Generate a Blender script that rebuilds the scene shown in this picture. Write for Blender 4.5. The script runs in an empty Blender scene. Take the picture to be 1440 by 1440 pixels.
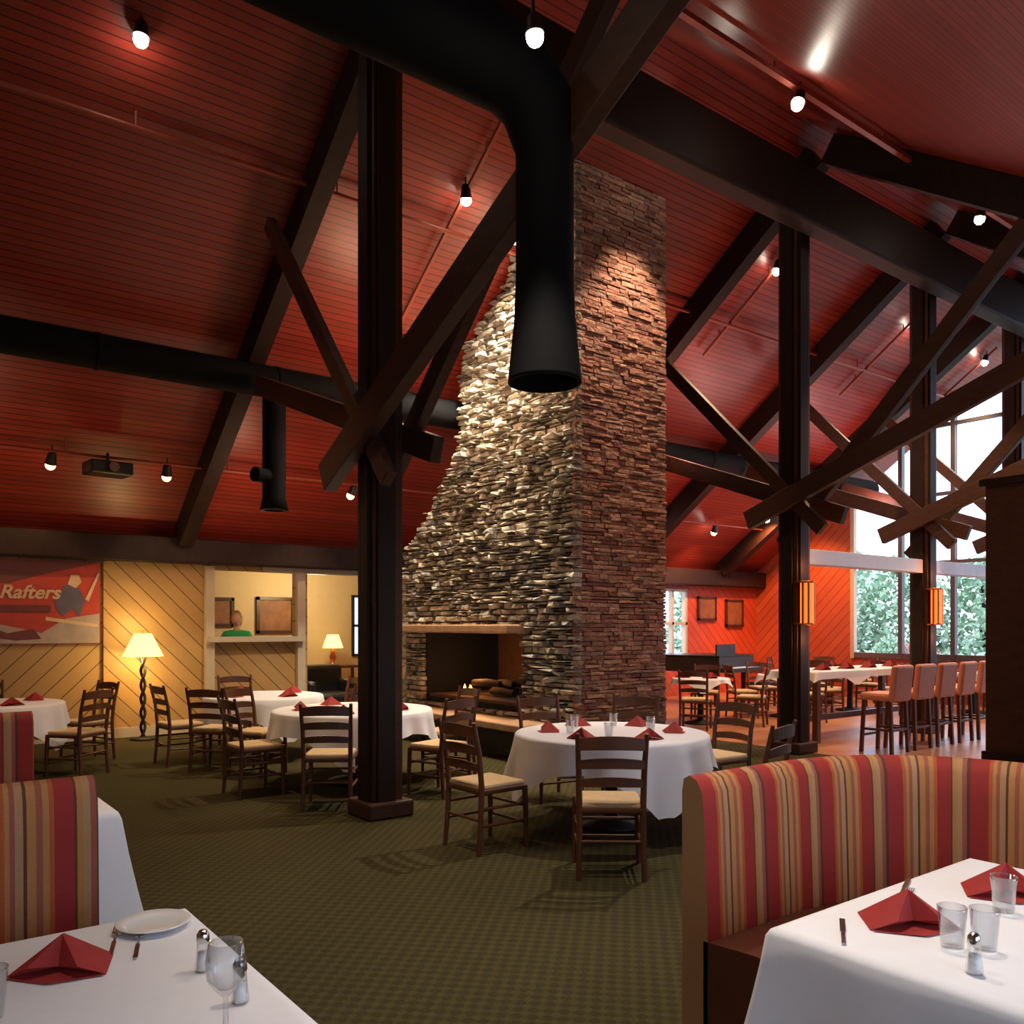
import bpy, bmesh, math, random
from mathutils import Vector, Matrix
random.seed(7)
R = random.random
def U(a,b): return a+(b-a)*random.random()
scene = bpy.context.scene
try:
    scene.view_settings.view_transform = 'Standard'
    scene.view_settings.look = 'None'
except Exception: pass

# ------------------------------------------------------------------ materials
def nodes(name):
    m = bpy.data.materials.new(name); m.use_nodes = True
    nt = m.node_tree; b = nt.nodes['Principled BSDF']
    return m, nt, b
def mathn(nt, op, a, b=None, c=None):
    n = nt.nodes.new('ShaderNodeMath'); n.operation = op
    for i, v in enumerate((a, b, c)):
        if v is None: continue
        if isinstance(v, (int, float)): n.inputs[i].default_value = v
        else: nt.links.new(v, n.inputs[i])
    return n.outputs[0]
def c4(c): return (c[0], c[1], c[2], 1)
def mixc(nt, fac, a, b, blend='MIX'):
    n = nt.nodes.new('ShaderNodeMix'); n.data_type = 'RGBA'; n.blend_type = blend
    for idx, v in ((0, fac), (6, a), (7, b)):
        if isinstance(v, (int, float)): n.inputs[idx].default_value = v
        elif isinstance(v, tuple): n.inputs[idx].default_value = c4(v)
        else: nt.links.new(v, n.inputs[idx])
    return n.outputs[2]
def coord(nt, kind='Object'):
    n = nt.nodes.new('ShaderNodeTexCoord'); return n.outputs[kind]
def noise(nt, vec, scale, detail=3, stretch=None):
    if stretch:
        mp = nt.nodes.new('ShaderNodeMapping'); mp.inputs['Scale'].default_value = stretch
        nt.links.new(vec, mp.inputs[0]); vec = mp.outputs[0]
    n = nt.nodes.new('ShaderNodeTexNoise'); n.inputs['Scale'].default_value = scale
    n.inputs['Detail'].default_value = detail
    nt.links.new(vec, n.inputs['Vector']); return n.outputs['Fac']
def bump(nt, b, h, strength=.4, dist=.01):
    n = nt.nodes.new('ShaderNodeBump'); n.inputs['Strength'].default_value = strength
    n.inputs['Distance'].default_value = dist
    nt.links.new(h, n.inputs['Height']); nt.links.new(n.outputs[0], b.inputs['Normal'])
def M(name, col, rough=.6, metal=0, var=.25, scale=8, stretch=None, bmp=0, emit=None, es=0, spec=None):
    m, nt, b = nodes(name)
    b.inputs['Roughness'].default_value = rough; b.inputs['Metallic'].default_value = metal
    v = coord(nt); f = noise(nt, v, scale, 4, stretch)
    dark = tuple(x*(1-var) for x in col); lite = tuple(min(1, x*(1+var)) for x in col)
    nt.links.new(mixc(nt, f, dark, lite), b.inputs['Base Color'])
    if bmp: bump(nt, b, f, bmp)
    if emit: b.inputs['Emission Color'].default_value = c4(emit); b.inputs['Emission Strength'].default_value = es
    if spec is not None: b.inputs['Specular IOR Level'].default_value = spec
    return m
def boards(name, col, line, axis, width, lw=.08, rough=.5, var=.3, bs=.6, grain=(1,1,1)):
    m, nt, b = nodes(name); b.inputs['Roughness'].default_value = rough
    v = coord(nt); s = nt.nodes.new('ShaderNodeSeparateXYZ'); nt.links.new(v, s.inputs[0])
    t = mathn(nt, 'MULTIPLY', s.outputs[0], axis[0]/width)
    t = mathn(nt, 'MULTIPLY_ADD', s.outputs[1], axis[1]/width, t)
    t = mathn(nt, 'MULTIPLY_ADD', s.outputs[2], axis[2]/width, t)
    fr = mathn(nt, 'FRACT', t); fl = mathn(nt, 'FLOOR', t)
    ln = mathn(nt, 'LESS_THAN', fr, lw)
    wn = nt.nodes.new('ShaderNodeTexWhiteNoise'); wn.noise_dimensions = '1D'; nt.links.new(fl, wn.inputs['W'])
    gr = noise(nt, v, 5, 4, grain)
    k = mathn(nt, 'MULTIPLY_ADD', wn.outputs['Value'], .5, mathn(nt, 'MULTIPLY', gr, .5))
    cc = mixc(nt, k, tuple(x*(1-var) for x in col), tuple(x*(1+var) for x in col))
    nt.links.new(mixc(nt, ln, cc, line), b.inputs['Base Color'])
    bump(nt, b, mathn(nt, 'SUBTRACT', 1, ln), bs, .01)
    return m
def carpet():
    m, nt, b = nodes('carpet_green'); b.inputs['Roughness'].default_value = .95
    b.inputs['Specular IOR Level'].default_value = .05
    v = coord(nt); s = nt.nodes.new('ShaderNodeSeparateXYZ'); nt.links.new(v, s.inputs[0])
    a = mathn(nt, 'SINE', mathn(nt, 'MULTIPLY', s.outputs[0], 2*math.pi/.09))
    c = mathn(nt, 'SINE', mathn(nt, 'MULTIPLY', s.outputs[1], 2*math.pi/.09))
    p = mathn(nt, 'MULTIPLY', a, c)
    st = mathn(nt, 'GREATER_THAN', p, .12); st2 = mathn(nt, 'LESS_THAN', p, -.45)
    n = noise(nt, v, 70, 2); n2 = noise(nt, v, 1.2, 2)
    base = mixc(nt, n2, (.048, .041, .016), (.068, .057, .022))
    c1 = mixc(nt, mathn(nt,'MULTIPLY',st,.7), base, (.024, .022, .012))
    c2 = mixc(nt, mathn(nt, 'MULTIPLY', st2, .35), c1, (.105, .082, .034))
    c3 = mixc(nt, .4, c2, mixc(nt, n, (.010, .009, .005), (.11, .09, .04)))
    nt.links.new(c3, b.inputs['Base Color']); bump(nt, b, n, .3)
    return m
def stripes():
    m, nt, b = nodes('booth_stripe_fabric'); b.inputs['Roughness'].default_value = .8
    v = coord(nt, 'UV'); s = nt.nodes.new('ShaderNodeSeparateXYZ'); nt.links.new(v, s.inputs[0])
    f = mathn(nt, 'FRACT', mathn(nt, 'MULTIPLY', s.outputs[0], 1/.36))
    r = nt.nodes.new('ShaderNodeValToRGB'); r.color_ramp.interpolation = 'CONSTANT'
    red=(.29,.018,.012); gold=(.42,.19,.055); tan=(.40,.22,.10); br=(.10,.028,.016); org=(.40,.085,.022); rose=(.30,.085,.05)
    seq = [(0,red),(.20,org),(.24,gold),(.28,rose),(.32,tan),(.38,br),(.41,gold),(.48,rose),(.53,gold),(.58,org),(.62,red),(.78,br),(.80,gold),(.85,tan),(.91,rose),(.96,br)]
    el = r.color_ramp.elements
    el[0].position = 0; el[0].color = c4(seq[0][1]); el[1].position = seq[1][0]; el[1].color = c4(seq[1][1])
    for p, c in seq[2:]:
        e = el.new(p); e.color = c4(c)
    nt.links.new(f, r.inputs[0])
    n = noise(nt, coord(nt), 150, 2)
    nt.links.new(mixc(nt, .25, r.outputs[0], mixc(nt, n, (0,0,0), (1,.8,.6)), 'SOFT_LIGHT'), b.inputs['Base Color'])
    bump(nt, b, n, .15, .003)
    return m
def stone_mat():
    m, nt, b = nodes('ledge_stone'); b.inputs['Roughness'].default_value = .85
    a = nt.nodes.new('ShaderNodeVertexColor'); a.layer_name = 'Col'
    n = noise(nt, coord(nt), 14, 6); 
    mul = mixc(nt, .6, a.outputs[0], mixc(nt, n, (.25,.23,.22), (1.3,1.3,1.3)), 'MULTIPLY')
    nt.links.new(mul, b.inputs['Base Color']); bump(nt, b, noise(nt, coord(nt), 24, 6), .9, .03)
    return m
def emis(name, col, s):
    m, nt, b = nodes(name); b.inputs['Base Color'].default_value = c4(col)
    b.inputs['Emission Color'].default_value = c4(col); b.inputs['Emission Strength'].default_value = s
    return m
def glassm(name, rough=0.02, gl=.12, tint=(1,1,1)):
    m = bpy.data.materials.new(name); m.use_nodes = True; nt = m.node_tree; nt.nodes.clear()
    o = nt.nodes.new('ShaderNodeOutputMaterial'); mx = nt.nodes.new('ShaderNodeMixShader')
    t = nt.nodes.new('ShaderNodeBsdfTransparent'); t.inputs[0].default_value = c4(tint)
    g = nt.nodes.new('ShaderNodeBsdfGlossy'); g.inputs['Roughness'].default_value = rough
    lw = nt.nodes.new('ShaderNodeLayerWeight'); lw.inputs[0].default_value = gl
    nt.links.new(lw.outputs['Facing'], mx.inputs[0]); nt.links.new(t.outputs[0], mx.inputs[1])
    nt.links.new(g.outputs[0], mx.inputs[2]); nt.links.new(mx.outputs[0], o.inputs[0]); return m

m_ceil = boards('ceiling_boards_red', (.27,.030,.018), (.05,.007,.005), (0,1.226,0), .085, .13, .38, .3, .5, (.3,4,4))
m_beam = M('dark_timber', (.020,.009,.006), .6, var=.5, scale=4, stretch=(3,3,1), bmp=.2, spec=.25)
m_beam2 = M('brown_timber', (.060,.024,.013), .5, var=.5, scale=4, stretch=(2,2,6), bmp=.2, spec=.35)
m_duct = M('black_duct', (.006,.006,.007), .85, var=.3, scale=3, spec=.12)
m_wallA = boards('diag_panel_down', (.44,.26,.09), (.12,.06,.02), (.707,0,.707), .19, .07, .55, .15, .6)
m_wallB = boards('diag_panel_up', (.44,.26,.09), (.12,.06,.02), (-.707,0,.707), .19, .07, .55, .15, .6)
m_wallE = boards('diag_panel_red', (.42,.09,.035), (.12,.02,.01), (0,.707,.707), .17, .07, .55, .2, .6)
m_wallR = boards('panel_red_north', (.50,.075,.028), (.12,.015,.01), (.707,0,.707), .17, .07, .55, .2, .6)
m_cream = M('cream_paint', (.58,.45,.27), .7, var=.08)
m_trim = M('trim_paint', (.50,.41,.30), .5, var=.08)
m_mull = M('mullion_paint', (.10,.085,.09), .5, var=.08)
m_grey = M('pale_beam_glare', (.55,.52,.66), .4, var=.1)  # pale grey beam, daylight glare put into its colour
m_carpet = carpet()
m_wood = boards('wood_floor', (.48,.20,.085), (.2,.08,.03), (0,1,0), .13, .04, .3, .25, .3, (.5,4,1))
m_stone = stone_mat()
m_stripe = stripes()
m_leather = M('brown_leather', (.10,.028,.015), .38, var=.3, scale=10)
m_cloth = M('white_linen', (.82,.81,.85), .85, var=.03, scale=30, bmp=.05)
m_nap = M('red_napkin', (.34,.020,.018), .8, var=.2, scale=20)
m_chair = M('chair_walnut', (.10,.032,.012), .4, var=.4, scale=8, stretch=(1,1,.3))
m_seat = M('rush_seat', (.60,.42,.22), .8, var=.25, scale=40)
m_peach = M('peach_upholstery', (.66,.29,.19), .7, var=.12)
m_bark = M('dark_base', (.015,.01,.009), .6)
m_slab = M('hearth_slab', (.42,.25,.15), .55, var=.35, scale=6)
m_china = M('white_china', (.85,.84,.82), .15, var=.02)
m_steel = M('steel', (.6,.6,.6), .2, 1, .1)
m_glass = glassm('clear_glass', .02, .25, (.93,.95,.97))
m_pane = glassm('window_pane', .02, .05, (.97,.98,1))
m_bulb = emis('bulb_glow', (1,.88,.72), 60)
m_bulbs = emis('bulb_soft', (1,.5,.2), 6)
m_shade = emis('lamp_shade', (1,.70,.22), 2.2)
m_sconce = emis('sconce_glow', (1,.20,.03), 1.3)
m_copper = M('copper', (.5,.16,.05), .35, .8)
m_pipe = M('painted_pipe', (.30,.05,.025), .4, var=.2)
m_black = M('black_metal', (.012,.012,.013), .4)
m_green = M('green_shirt', (.03,.50,.14), .8)
m_skin = M('skin', (.62,.36,.25), .5, var=.05)
m_hair = M('hair', (.42,.24,.09), .6, scale=60)
m_jeans = M('trousers', (.03,.04,.09), .8)
m_leaf = M('foliage', (.34,.46,.30), .9, var=.4, scale=2)
m_leafr = M('foliage_red', (.50,.26,.22), .9, var=.4, scale=3)
m_ground = M('outdoor_ground', (.36,.40,.33), .9)
m_flame = emis('flame', (1,.40,.08), 6)
m_log = M('log_bark', (.035,.02,.014), .9, scale=20, bmp=.5)
m_firebrick = M('fire_brick', (.09,.045,.03), .9, var=.4)

# ------------------------------------------------------------------ mesh builder
class MB:
    def __init__(s): s.v=[]; s.f=[]; s.m=[]; s.c=[]; s.uv=[]; s.sm=[]; s.mats=[]
    def mi(s, mat):
        if mat not in s.mats: s.mats.append(mat)
        return s.mats.index(mat)
    def add(s, vs, fs, mat, col=None, smooth=False, uvs=None):
        o=len(s.v); s.v += [tuple(v) for v in vs]; k=s.mi(mat)
        for i,f in enumerate(fs):
            s.f.append([o+j for j in f]); s.m.append(k); s.c.append(col); s.sm.append(smooth)
            s.uv.append([uvs[j] for j in f] if uvs else None)
        return s
    def box(s, c, d, mat, rz=0, M4=None, col=None, bev=0):
        x,y,z = d[0]/2,d[1]/2,d[2]/2
        b = min(bev, x*.9, y*.9, z*.9)
        if b<=0:
            vs=[Vector((i*x,j*y,k*z)) for k in(-1,1) for j in(-1,1) for i in(-1,1)]
            fs=[(0,2,3,1),(4,5,7,6),(0,1,5,4),(2,6,7,3),(0,4,6,2),(1,3,7,5)]
        else:
            bm=bmesh.new(); bmesh.ops.create_cube(bm,size=1)
            bmesh.ops.scale(bm,vec=(2*x,2*y,2*z),verts=bm.verts)
            bmesh.ops.bevel(bm,geom=bm.edges[:],offset=b,segments=2,affect='EDGES',profile=.5)
            bm.verts.ensure_lookup_table(); vs=[v.co.copy() for v in bm.verts]; fs=[[v.index for v in f.verts] for f in bm.faces]; bm.free()
        m = M4 if M4 else Matrix.Translation(Vector(c)) @ Matrix.Rotation(rz,4,'Z')
        return s.add([m@v for v in vs],fs,mat,col)
    def beam(s,p0,p1,w,h,mat,up=(0,0,1),bev=0):
        p0=Vector(p0);p1=Vector(p1);d=(p1-p0);L=d.length;d.normalize()
        u=Vector(up); sdir=d.cross(u)
        if sdir.length<1e-4: sdir=d.cross(Vector((1,0,0)))
        sdir.normalize(); u=sdir.cross(d)
        m=Matrix((( d.x,sdir.x,u.x,(p0.x+p1.x)/2),(d.y,sdir.y,u.y,(p0.y+p1.y)/2),(d.z,sdir.z,u.z,(p0.z+p1.z)/2),(0,0,0,1)))
        return s.box(None,(L,w,h),mat,M4=m,bev=bev)
    def tube(s,pts,rad,mat,n=8,caps=True):
        pts=[Vector(p) for p in pts]
        if isinstance(rad,(int,float)): rad=[rad]*len(pts)
        vs=[];fs=[]; prev=None
        for i,p in enumerate(pts):
            d=(pts[min(i+1,len(pts)-1)]-pts[max(i-1,0)]).normalized()
            a=Vector((0,0,1)) if abs(d.z)<.9 else Vector((1,0,0))
            if prev is not None: a=prev
            x=(a-d*a.dot(d)).normalized(); prev=x; y=d.cross(x)
            for k in range(n):
                t=2*math.pi*k/n; vs.append(p+(x*math.cos(t)+y*math.sin(t))*rad[i])
        for i in range(len(pts)-1):
            for k in range(n):
                a=i*n+k;b=i*n+(k+1)%n; fs.append((a,b,b+n,a+n))
        s.add(vs,fs,mat,smooth=True)
        if caps:
            s.add(vs[:n],[tuple(range(n))[::-1]],mat); s.add(vs[-n:],[tuple(range(n))],mat)
        return s
    def lathe(s,prof,pos,mat,n=24,smooth=True):
        vs=[];fs=[]
        for r,z in prof:
            for k in range(n):
                t=2*math.pi*k/n; vs.append((pos[0]+r*math.cos(t),pos[1]+r*math.sin(t),pos[2]+z))
        for i in range(len(prof)-1):
            for k in range(n):
                a=i*n+k;b=i*n+(k+1)%n; fs.append((a,b,b+n,a+n))
        return s.add(vs,fs,mat,smooth=smooth)
    def sphere(s,c,r,mat,n=12,sc=(1,1,1),col=None):
        prof=[(math.sin(math.pi*i/n)*1,-math.cos(math.pi*i/n)) for i in range(n+1)]
        vs=[];fs=[];q=n*2
        for a,z in prof:
            for k in range(q):
                t=2*math.pi*k/q; vs.append((c[0]+r*sc[0]*a*math.cos(t),c[1]+r*sc[1]*a*math.sin(t),c[2]+r*sc[2]*z))
        for i in range(n):
            for k in range(q):
                a=i*q+k;b=i*q+(k+1)%q; fs.append((a,b,b+q,a+q))
        return s.add(vs,fs,mat,smooth=True)
    def poly(s,pts,mat,thick=None,dirv=(1,0,0)):
        pts=[Vector(p) for p in pts]; n=len(pts)
        if not thick: return s.add(pts,[tuple(range(n))],mat)
        q=[p+Vector(dirv)*thick for p in pts]
        fs=[tuple(range(n))[::-1],tuple(range(n,2*n))]+[(i,(i+1)%n,(i+1)%n+n,i+n) for i in range(n)]
        return s.add(pts+q,fs,mat)
    def mesh(s,name):
        me=bpy.data.meshes.new(name); me.from_pydata(s.v,[],s.f)
        for m in s.mats: me.materials.append(m)
        hascol=any(c is not None for c in s.c); hasuv=any(u is not None for u in s.uv)
        if hascol: ca=me.color_attributes.new('Col','FLOAT_COLOR','CORNER')
        if hasuv: ul=me.uv_layers.new(name='UVMap')
        for i,p in enumerate(me.polygons):
            p.material_index=s.m[i]; p.use_smooth=s.sm[i]
            for j,li in enumerate(p.loop_indices):
                if hascol: ca.data[li].color=c4(s.c[i] or (.2,.14,.1))
                if hasuv and s.uv[i]: ul.data[li].uv=s.uv[i][j]
        me.validate(); me.update()
        bm=bmesh.new(); bm.from_mesh(me); bmesh.ops.recalc_face_normals(bm,faces=bm.faces); bm.to_mesh(me); bm.free()
        return me
    def obj(s,name,loc=(0,0,0),rz=0,parent=None):
        o=bpy.data.objects.new(name,s.mesh(name)); scene.collection.objects.link(o)
        o.location=loc; o.rotation_euler=(0,0,rz)
        if parent: o.parent=parent
        return o
def inst(me,name,loc,rz=0,parent=None):
    o=bpy.data.objects.new(name,me); scene.collection.objects.link(o); o.location=loc; o.rotation_euler=(0,0,rz)
    if parent: o.parent=parent
    return o
def empty(name,loc=(0,0,0),rz=0):
    o=bpy.data.objects.new(name,None); scene.collection.objects.link(o); o.location=loc; o.rotation_euler=(0,0,rz); o.empty_display_size=.1
    return o
def light(name,kind,loc,energy,col,soft,parent=None):
    l=bpy.data.lights.new(name,kind); l.energy=energy; l.color=col; l.shadow_soft_size=soft
    o=bpy.data.objects.new(name,l); scene.collection.objects.link(o); o.location=loc
    if parent: o.parent=parent
    return o

def ceilN(y): return 12.2-.71*y
def ceilS(y): return 3.65+.68*y
YR=6.15; ZR=7.83
XW,XE,YN,YS=-3.0,17.6,13.1,-1.3
YG=10.5

# ------------------------------------------------------------------ shell
b=MB(); b.box((3.0,6.0,-.1),(13.0,15.0,.2),m_carpet); b.obj('floor_carpet')
b=MB(); b.box((13.6,8.7,-.095),(8.2,9.2,.2),m_wood); b.box((13.6,1.4,-.1),(8.2,5.4,.2),m_carpet); b.obj('floor_wood')
b=MB()
b.poly([(XW,YR,ZR),(XW,YN+.3,ceilN(YN+.3)),(XW,YN+.3,ceilN(YN+.3)+.2),(XW,YR,ZR+.2)],m_ceil,XE-XW+.6)
b.poly([(XW,YR,ZR),(XW,YS-.3,ceilS(YS-.3)),(XW,YS-.3,ceilS(YS-.3)+.2),(XW,YR,ZR+.2)],m_ceil,XE-XW+.6)
b.obj('ceiling')

def wallgrid(b, axis, const, th, u0,u1,z0,z1, openings, matf):
    us=sorted(set([u0,u1]+[o[0] for o in openings]+[o[1] for o in openings]))
    zs=sorted(set([z0,z1]+[o[2] for o in openings]+[o[3] for o in openings]))
    for i in range(len(us)-1):
        for j in range(len(zs)-1):
            uc=(us[i]+us[i+1])/2; zc=(zs[j]+zs[j+1])/2
            if any(o[0]<uc<o[1] and o[2]<zc<o[3] for o in openings): continue
            d=us[i+1]-us[i]; h=zs[j+1]-zs[j]
            if axis=='X': b.box((uc,const,zc),(d,th,h),matf(uc))
            else: b.box((const,uc,zc),(th,d,h),matf(uc))
b=MB()
segs=[-3,-1.0,.9,2.75,4.15,5.68,7.0,9,11,13,15.1,17.7]
for i in range(len(segs)-1):
    a,c=segs[i],segs[i+1]; ops=[o for o in [(4.27,5.59,1.42,2.45),(5.8,6.9,0,2.45),(14.1,15.0,.9,2.4)] if o[0]>=a and o[1]<=c+.01]
    mm=[m_wallB,m_wallA][i%2] if i!=4 else m_wallA
    if a>=11: mm=m_wallR
    wallgrid(b,'X',YN+.06,.12,a,c,0,2.95,ops,lambda u:mm)
b.obj('wall_north')
b=MB()
sops=[(.3,2.5,.8,2.4),(3.1,5.3,.8,2.4)]
wallgrid(b,'X',YS-.06,.12,XW,XE,0,2.8,sops,lambda u:m_wallA)
b.obj('wall_south')
for ii,o_ in enumerate(sops):
    b=MB(); xc=(o_[0]+o_[1])/2
    for x in (o_[0],xc,o_[1]): b.box((x,YS-.03,1.6),(.07,.1,1.6),m_trim)
    for z in (.8,2.4): b.box((xc,YS-.03,z),(2.27,.1,.07),m_trim)
    b.obj('window_%d'%(4+ii))
b=MB(); b.poly([(XW-.12,YS-.2,0),(XW-.12,YN+.2,0),(XW-.12,YN+.2,2.85),(XW-.12,YR,ZR),(XW-.12,YS-.2,2.75)],m_cream,.12); b.obj('wall_west')
b=MB()
b.poly([(XE,YG,0),(XE,YN+.2,0),(XE,YN+.2,2.85),(XE,YG,ceilN(YG)+.02)],m_wallE,.12)
b.box((XE+.06,(YG-1.4)/2,.45),(.12,YG+1.4,.9),m_wallE)
b.obj('wall_east')
b=MB()
ys=[YG,9.4,8.3,7.2,YR,4.8,3.4,2.0,.6,-.8]
for y in ys:
    zt=ceilN(y) if y>=YR else ceilS(y)
    b.box((XE,y,(zt+.9)/2),(.12,.09,zt-.9+.04),m_mull if y<YG else m_trim)
for z in (.95,2.9,4.3,5.7):
    ymax=min(YG,(12.2-z)/.71); ymin=max(-.8,(z-3.65)/.68)
    b.box((XE,(ymax+ymin)/2,z),(.10,ymax-ymin,.07 if z>1 else .12),m_mull)
e=b.obj('window_1')
g=MB(); g.add([(XE+.02,YG,.9),(XE+.02,-.8,.9),(XE+.02,-.8,3.1),(XE+.02,YR,ZR),(XE+.02,YG,ceilN(YG))],[(0,1,2,3,4)],m_pane); g.obj('glass_pane',parent=e)
b=MB()
for x in (14.1,14.55,15.0): b.box((x,YN+.03,1.65),(.06,.12,1.5),m_trim)
for z in (.9,1.65,2.4): b.box((14.55,YN+.03,z),(.96,.12,.06),m_trim)
b.obj('window_2')
b=MB(); b.box((7.3,YN-.16,2.70),(20.5,.34,.36),m_beam,bev=.02); b.obj('trim_1')
b=MB()
for x in (4.2,5.66): b.box((x,YN-.03,1.25),(.13,.14,2.5),m_trim)
b.box((4.93,YN-.08,1.39),(1.5,.26,.08),m_trim); b.box((6.35,YN-.03,2.48),(2.6,.12,.08),m_trim); b.box((6.95,YN-.03,1.25),(.12,.14,2.5),m_trim)
for x in (2.75,): b.box((x,YN-.02,1.25),(.05,.05,2.5),m_wallA)
b.obj('trim_2')
b=MB(); b.box((.5,YN-.02,.07),(7,.04,.14),m_trim); b.obj('baseboard_north')

# back room
b=MB(); b.box((6.2,15.9,1.35),(5.4,.1,2.7),m_cream); b.box((3.5,14.5,1.35),(.1,2.7,2.7),m_cream); b.box((8.9,14.5,1.35),(.1,2.7,2.7),m_cream); b.obj('wall_back_room')
b=MB(); b.box((6.2,14.5,-.05),(5.4,2.9,.1),m_wood); b.obj('floor_back_room')
b=MB(); b.box((6.2,14.55,2.85),(5.5,2.8,.08),m_cream); b.obj('ceiling_back_room')
m_pic=M('picture_brown',(.22,.09,.04),.6,var=.6,scale=5); m_frame=M('picture_frame',(.05,.02,.01),.4)
for (x,z,w,h) in ((5.25,1.85,.6,.55),(6.35,1.8,.75,.7)):
    e=empty('framed_picture',(x,15.83,z))
    b=MB(); b.box((0,0,0),(w-.1,.02,h-.1),m_pic); b.obj('picture',parent=e)
    b=MB()
    for sx in(-1,1): b.box((sx*(w/2-.03),-.01,0),(.06,.05,h),m_frame)
    for sz in(-1,1): b.box((0,-.01,sz*(h/2-.03)),(w,.05,.06),m_frame)
    b.obj('frame',parent=e)
b=MB()
for x in (8.0,8.4,8.8): b.box((x,15.83,1.6),(.05,.05,1.2),m_bark)
for z in (1.0,1.6,2.2): b.box((8.4,15.83,z),(.85,.05,.05),m_bark)
b.box((8.4,15.845,1.6),(.8,.02,1.2),emis('window_daylight',(.6,.75,1),1.2)); b.obj('window_3')
b=MB(); b.box((7.35,15.4,.8),(1.1,.4,.05),m_chair)
for sx in(-1,1):
    for sy in(-1,1): b.box((7.35+sx*.5,15.4+sy*.16,.39),(.05,.05,.78),m_chair)
b.obj('console_table')
b=MB(); b.lathe([(.0,0),(.09,0),(.09,.02),(.03,.06),(.07,.16),(.03,.3),(.02,.38)],(0,0,0),m_copper); b.lathe([(.2,.34),(.11,.6)],(0,0,0),m_shade); b.obj('table_lamp',(7.35,15.4,.826))

# ------------------------------------------------------------------ posts & trusses
FR=[3.5,9.4,12.65,15.75]
for i,x in enumerate(FR):
    b=MB(); y=6.42
    b.box((x,y,ZR/2-.2),(.27,.27,ZR-.4),m_beam2)
    b.box((x-.03,y-.149,3.6),(.16,.04,7.2),m_beam); b.box((x-.149,y,3.6),(.04,.16,7.2),m_beam)
    b.box((x,y,.07),(.42,.42,.14),m_beam2,bev=.02)
    b.obj('timber_post')
for i,x in enumerate(FR):
    b=MB(); A=x-.21; B=x+.21
    if i==0:
        b.beam((A-.03,6.95,2.89),(A-.03,2.2,5.22),.12,.27,m_beam2,bev=.008)
        b.beam((A+.03,5.95,2.76),(A+.03,8.42,5.70),.09,.15,m_beam2,bev=.008)
        b.beam((B,5.85,3.02),(B,9.75,4.42),.10,.22,m_beam2,bev=.008)
        b.beam((B+.02,6.75,2.80),(B+.02,3.6,5.85),.10,.18,m_beam2,bev=.008)
    else:
        b.beam((A-.03,6.95,2.96),(A-.03,2.0,4.78),.10,.24,m_beam2,bev=.008)
        b.beam((A+.03,5.9,2.76),(A+.03,8.7,5.62),.09,.17,m_beam2,bev=.008)
        b.beam((B,5.85,2.95),(B,9.75,4.41),.10,.22,m_beam2,bev=.008)
        b.beam((B+.02,6.75,2.66),(B+.02,3.62,5.95),.10,.20,m_beam2,bev=.008)
    b.obj('truss_brace')
for x in [.6,3.75,9.65,12.85,15.95]:
    b=MB(); b.beam((x,YN-.3,ceilN(YN-.3)-.22),(x,YR+.1,ZR-.29),.2,.36,m_beam); b.obj('roof_rafter')
    b=MB(); b.beam((x,YS+.1,ceilS(YS+.1)-.22),(x,YR-.1,ZR-.29),.2,.34,m_beam); b.obj('roof_rafter')
b=MB(); b.box((7.3,6.04,6.75),(20.4,.26,.68),m_beam,bev=.03); b.obj('ridge_beam')
b=MB(); b.box((11.03,6.42,2.48),(2.96,.16,.2),m_grey,bev=.01); b.box((14.2,6.42,2.48),(2.8,.16,.2),m_grey,bev=.01); b.obj('header_beam')

# ------------------------------------------------------------------ ducts & pipes
b=MB(); b.tube([(XW+.02,10,4.55),(XE-.15,10,4.55)],.19,m_duct,24)
for x in range(-2,17,2): b.tube([(x,10,4.55),(x+.04,10,4.55)],.2,m_duct,24)
b.lathe([(.14,0),(.14,-1.35),(.17,-1.5),(.12,-1.5),(.1,-1.2)],(4.0,10,4.5),m_duct,20)
b.tube([(4.0,10,3.4),(3.72,9.9,3.4)],.09,m_duct,16)
b.obj('air_duct')
b=MB(); b.tube([(XW+.02,3.8,4.72),(2.66,3.8,4.72),(2.91,3.8,4.70),(3.08,3.8,4.58),(3.14,3.8,4.35)],[.24,.24,.23,.21,.17],m_duct,28)
b.lathe([(.168,1.6),(.168,.60),(.176,.38),(.212,.02),(.214,0),(.195,0),(.158,.35),(.14,1.0)],(3.14,3.8,3.0),m_duct,32)
b.obj('air_duct')
b=MB(); b.tube([(XW+.02,8.28,6.15),(XE-.1,8.28,6.15)],.025,m_pipe,8)
for x in range(-2,17,2): b.tube([(x,8.28,6.15),(x,8.28,6.30)],.01,m_pipe,6)
b.obj('sprinkler_pipe')
b=MB(); b.tube([(XW+.02,11.65,3.72),(XE-.1,11.65,3.72)],.02,m_pipe,8)
for x in range(-2,17,2): b.tube([(x,11.65,3.72),(x,11.65,3.91)],.01,m_pipe,6)
b.obj('sprinkler_pipe')
b=MB(); b.box((10.5,5.0,6.93),(12,.06,.05),m_pipe)
for x in range(5,17,2): b.tube([(x,5,6.95),(x,5,7.04)],.01,m_pipe,6)
b.obj('light_track')
for x,y0,y1 in ((5.4,9.6,7.0),(10.5,8.8,7.3),(14.3,8.8,7.3),(17.2,8.8,7.3)):
    b=MB(); b.beam((x,y0,ceilN(y0)-.12),(x,y1,ceilN(y1)-.12),.04,.04,m_pipe)
    for t in(.2,.8):
        y=y0+(y1-y0)*t; b.tube([(x,y,ceilN(y)-.12),(x,y,ceilN(y)-.01)],.01,m_pipe,6)
    b.obj('light_track')

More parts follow.
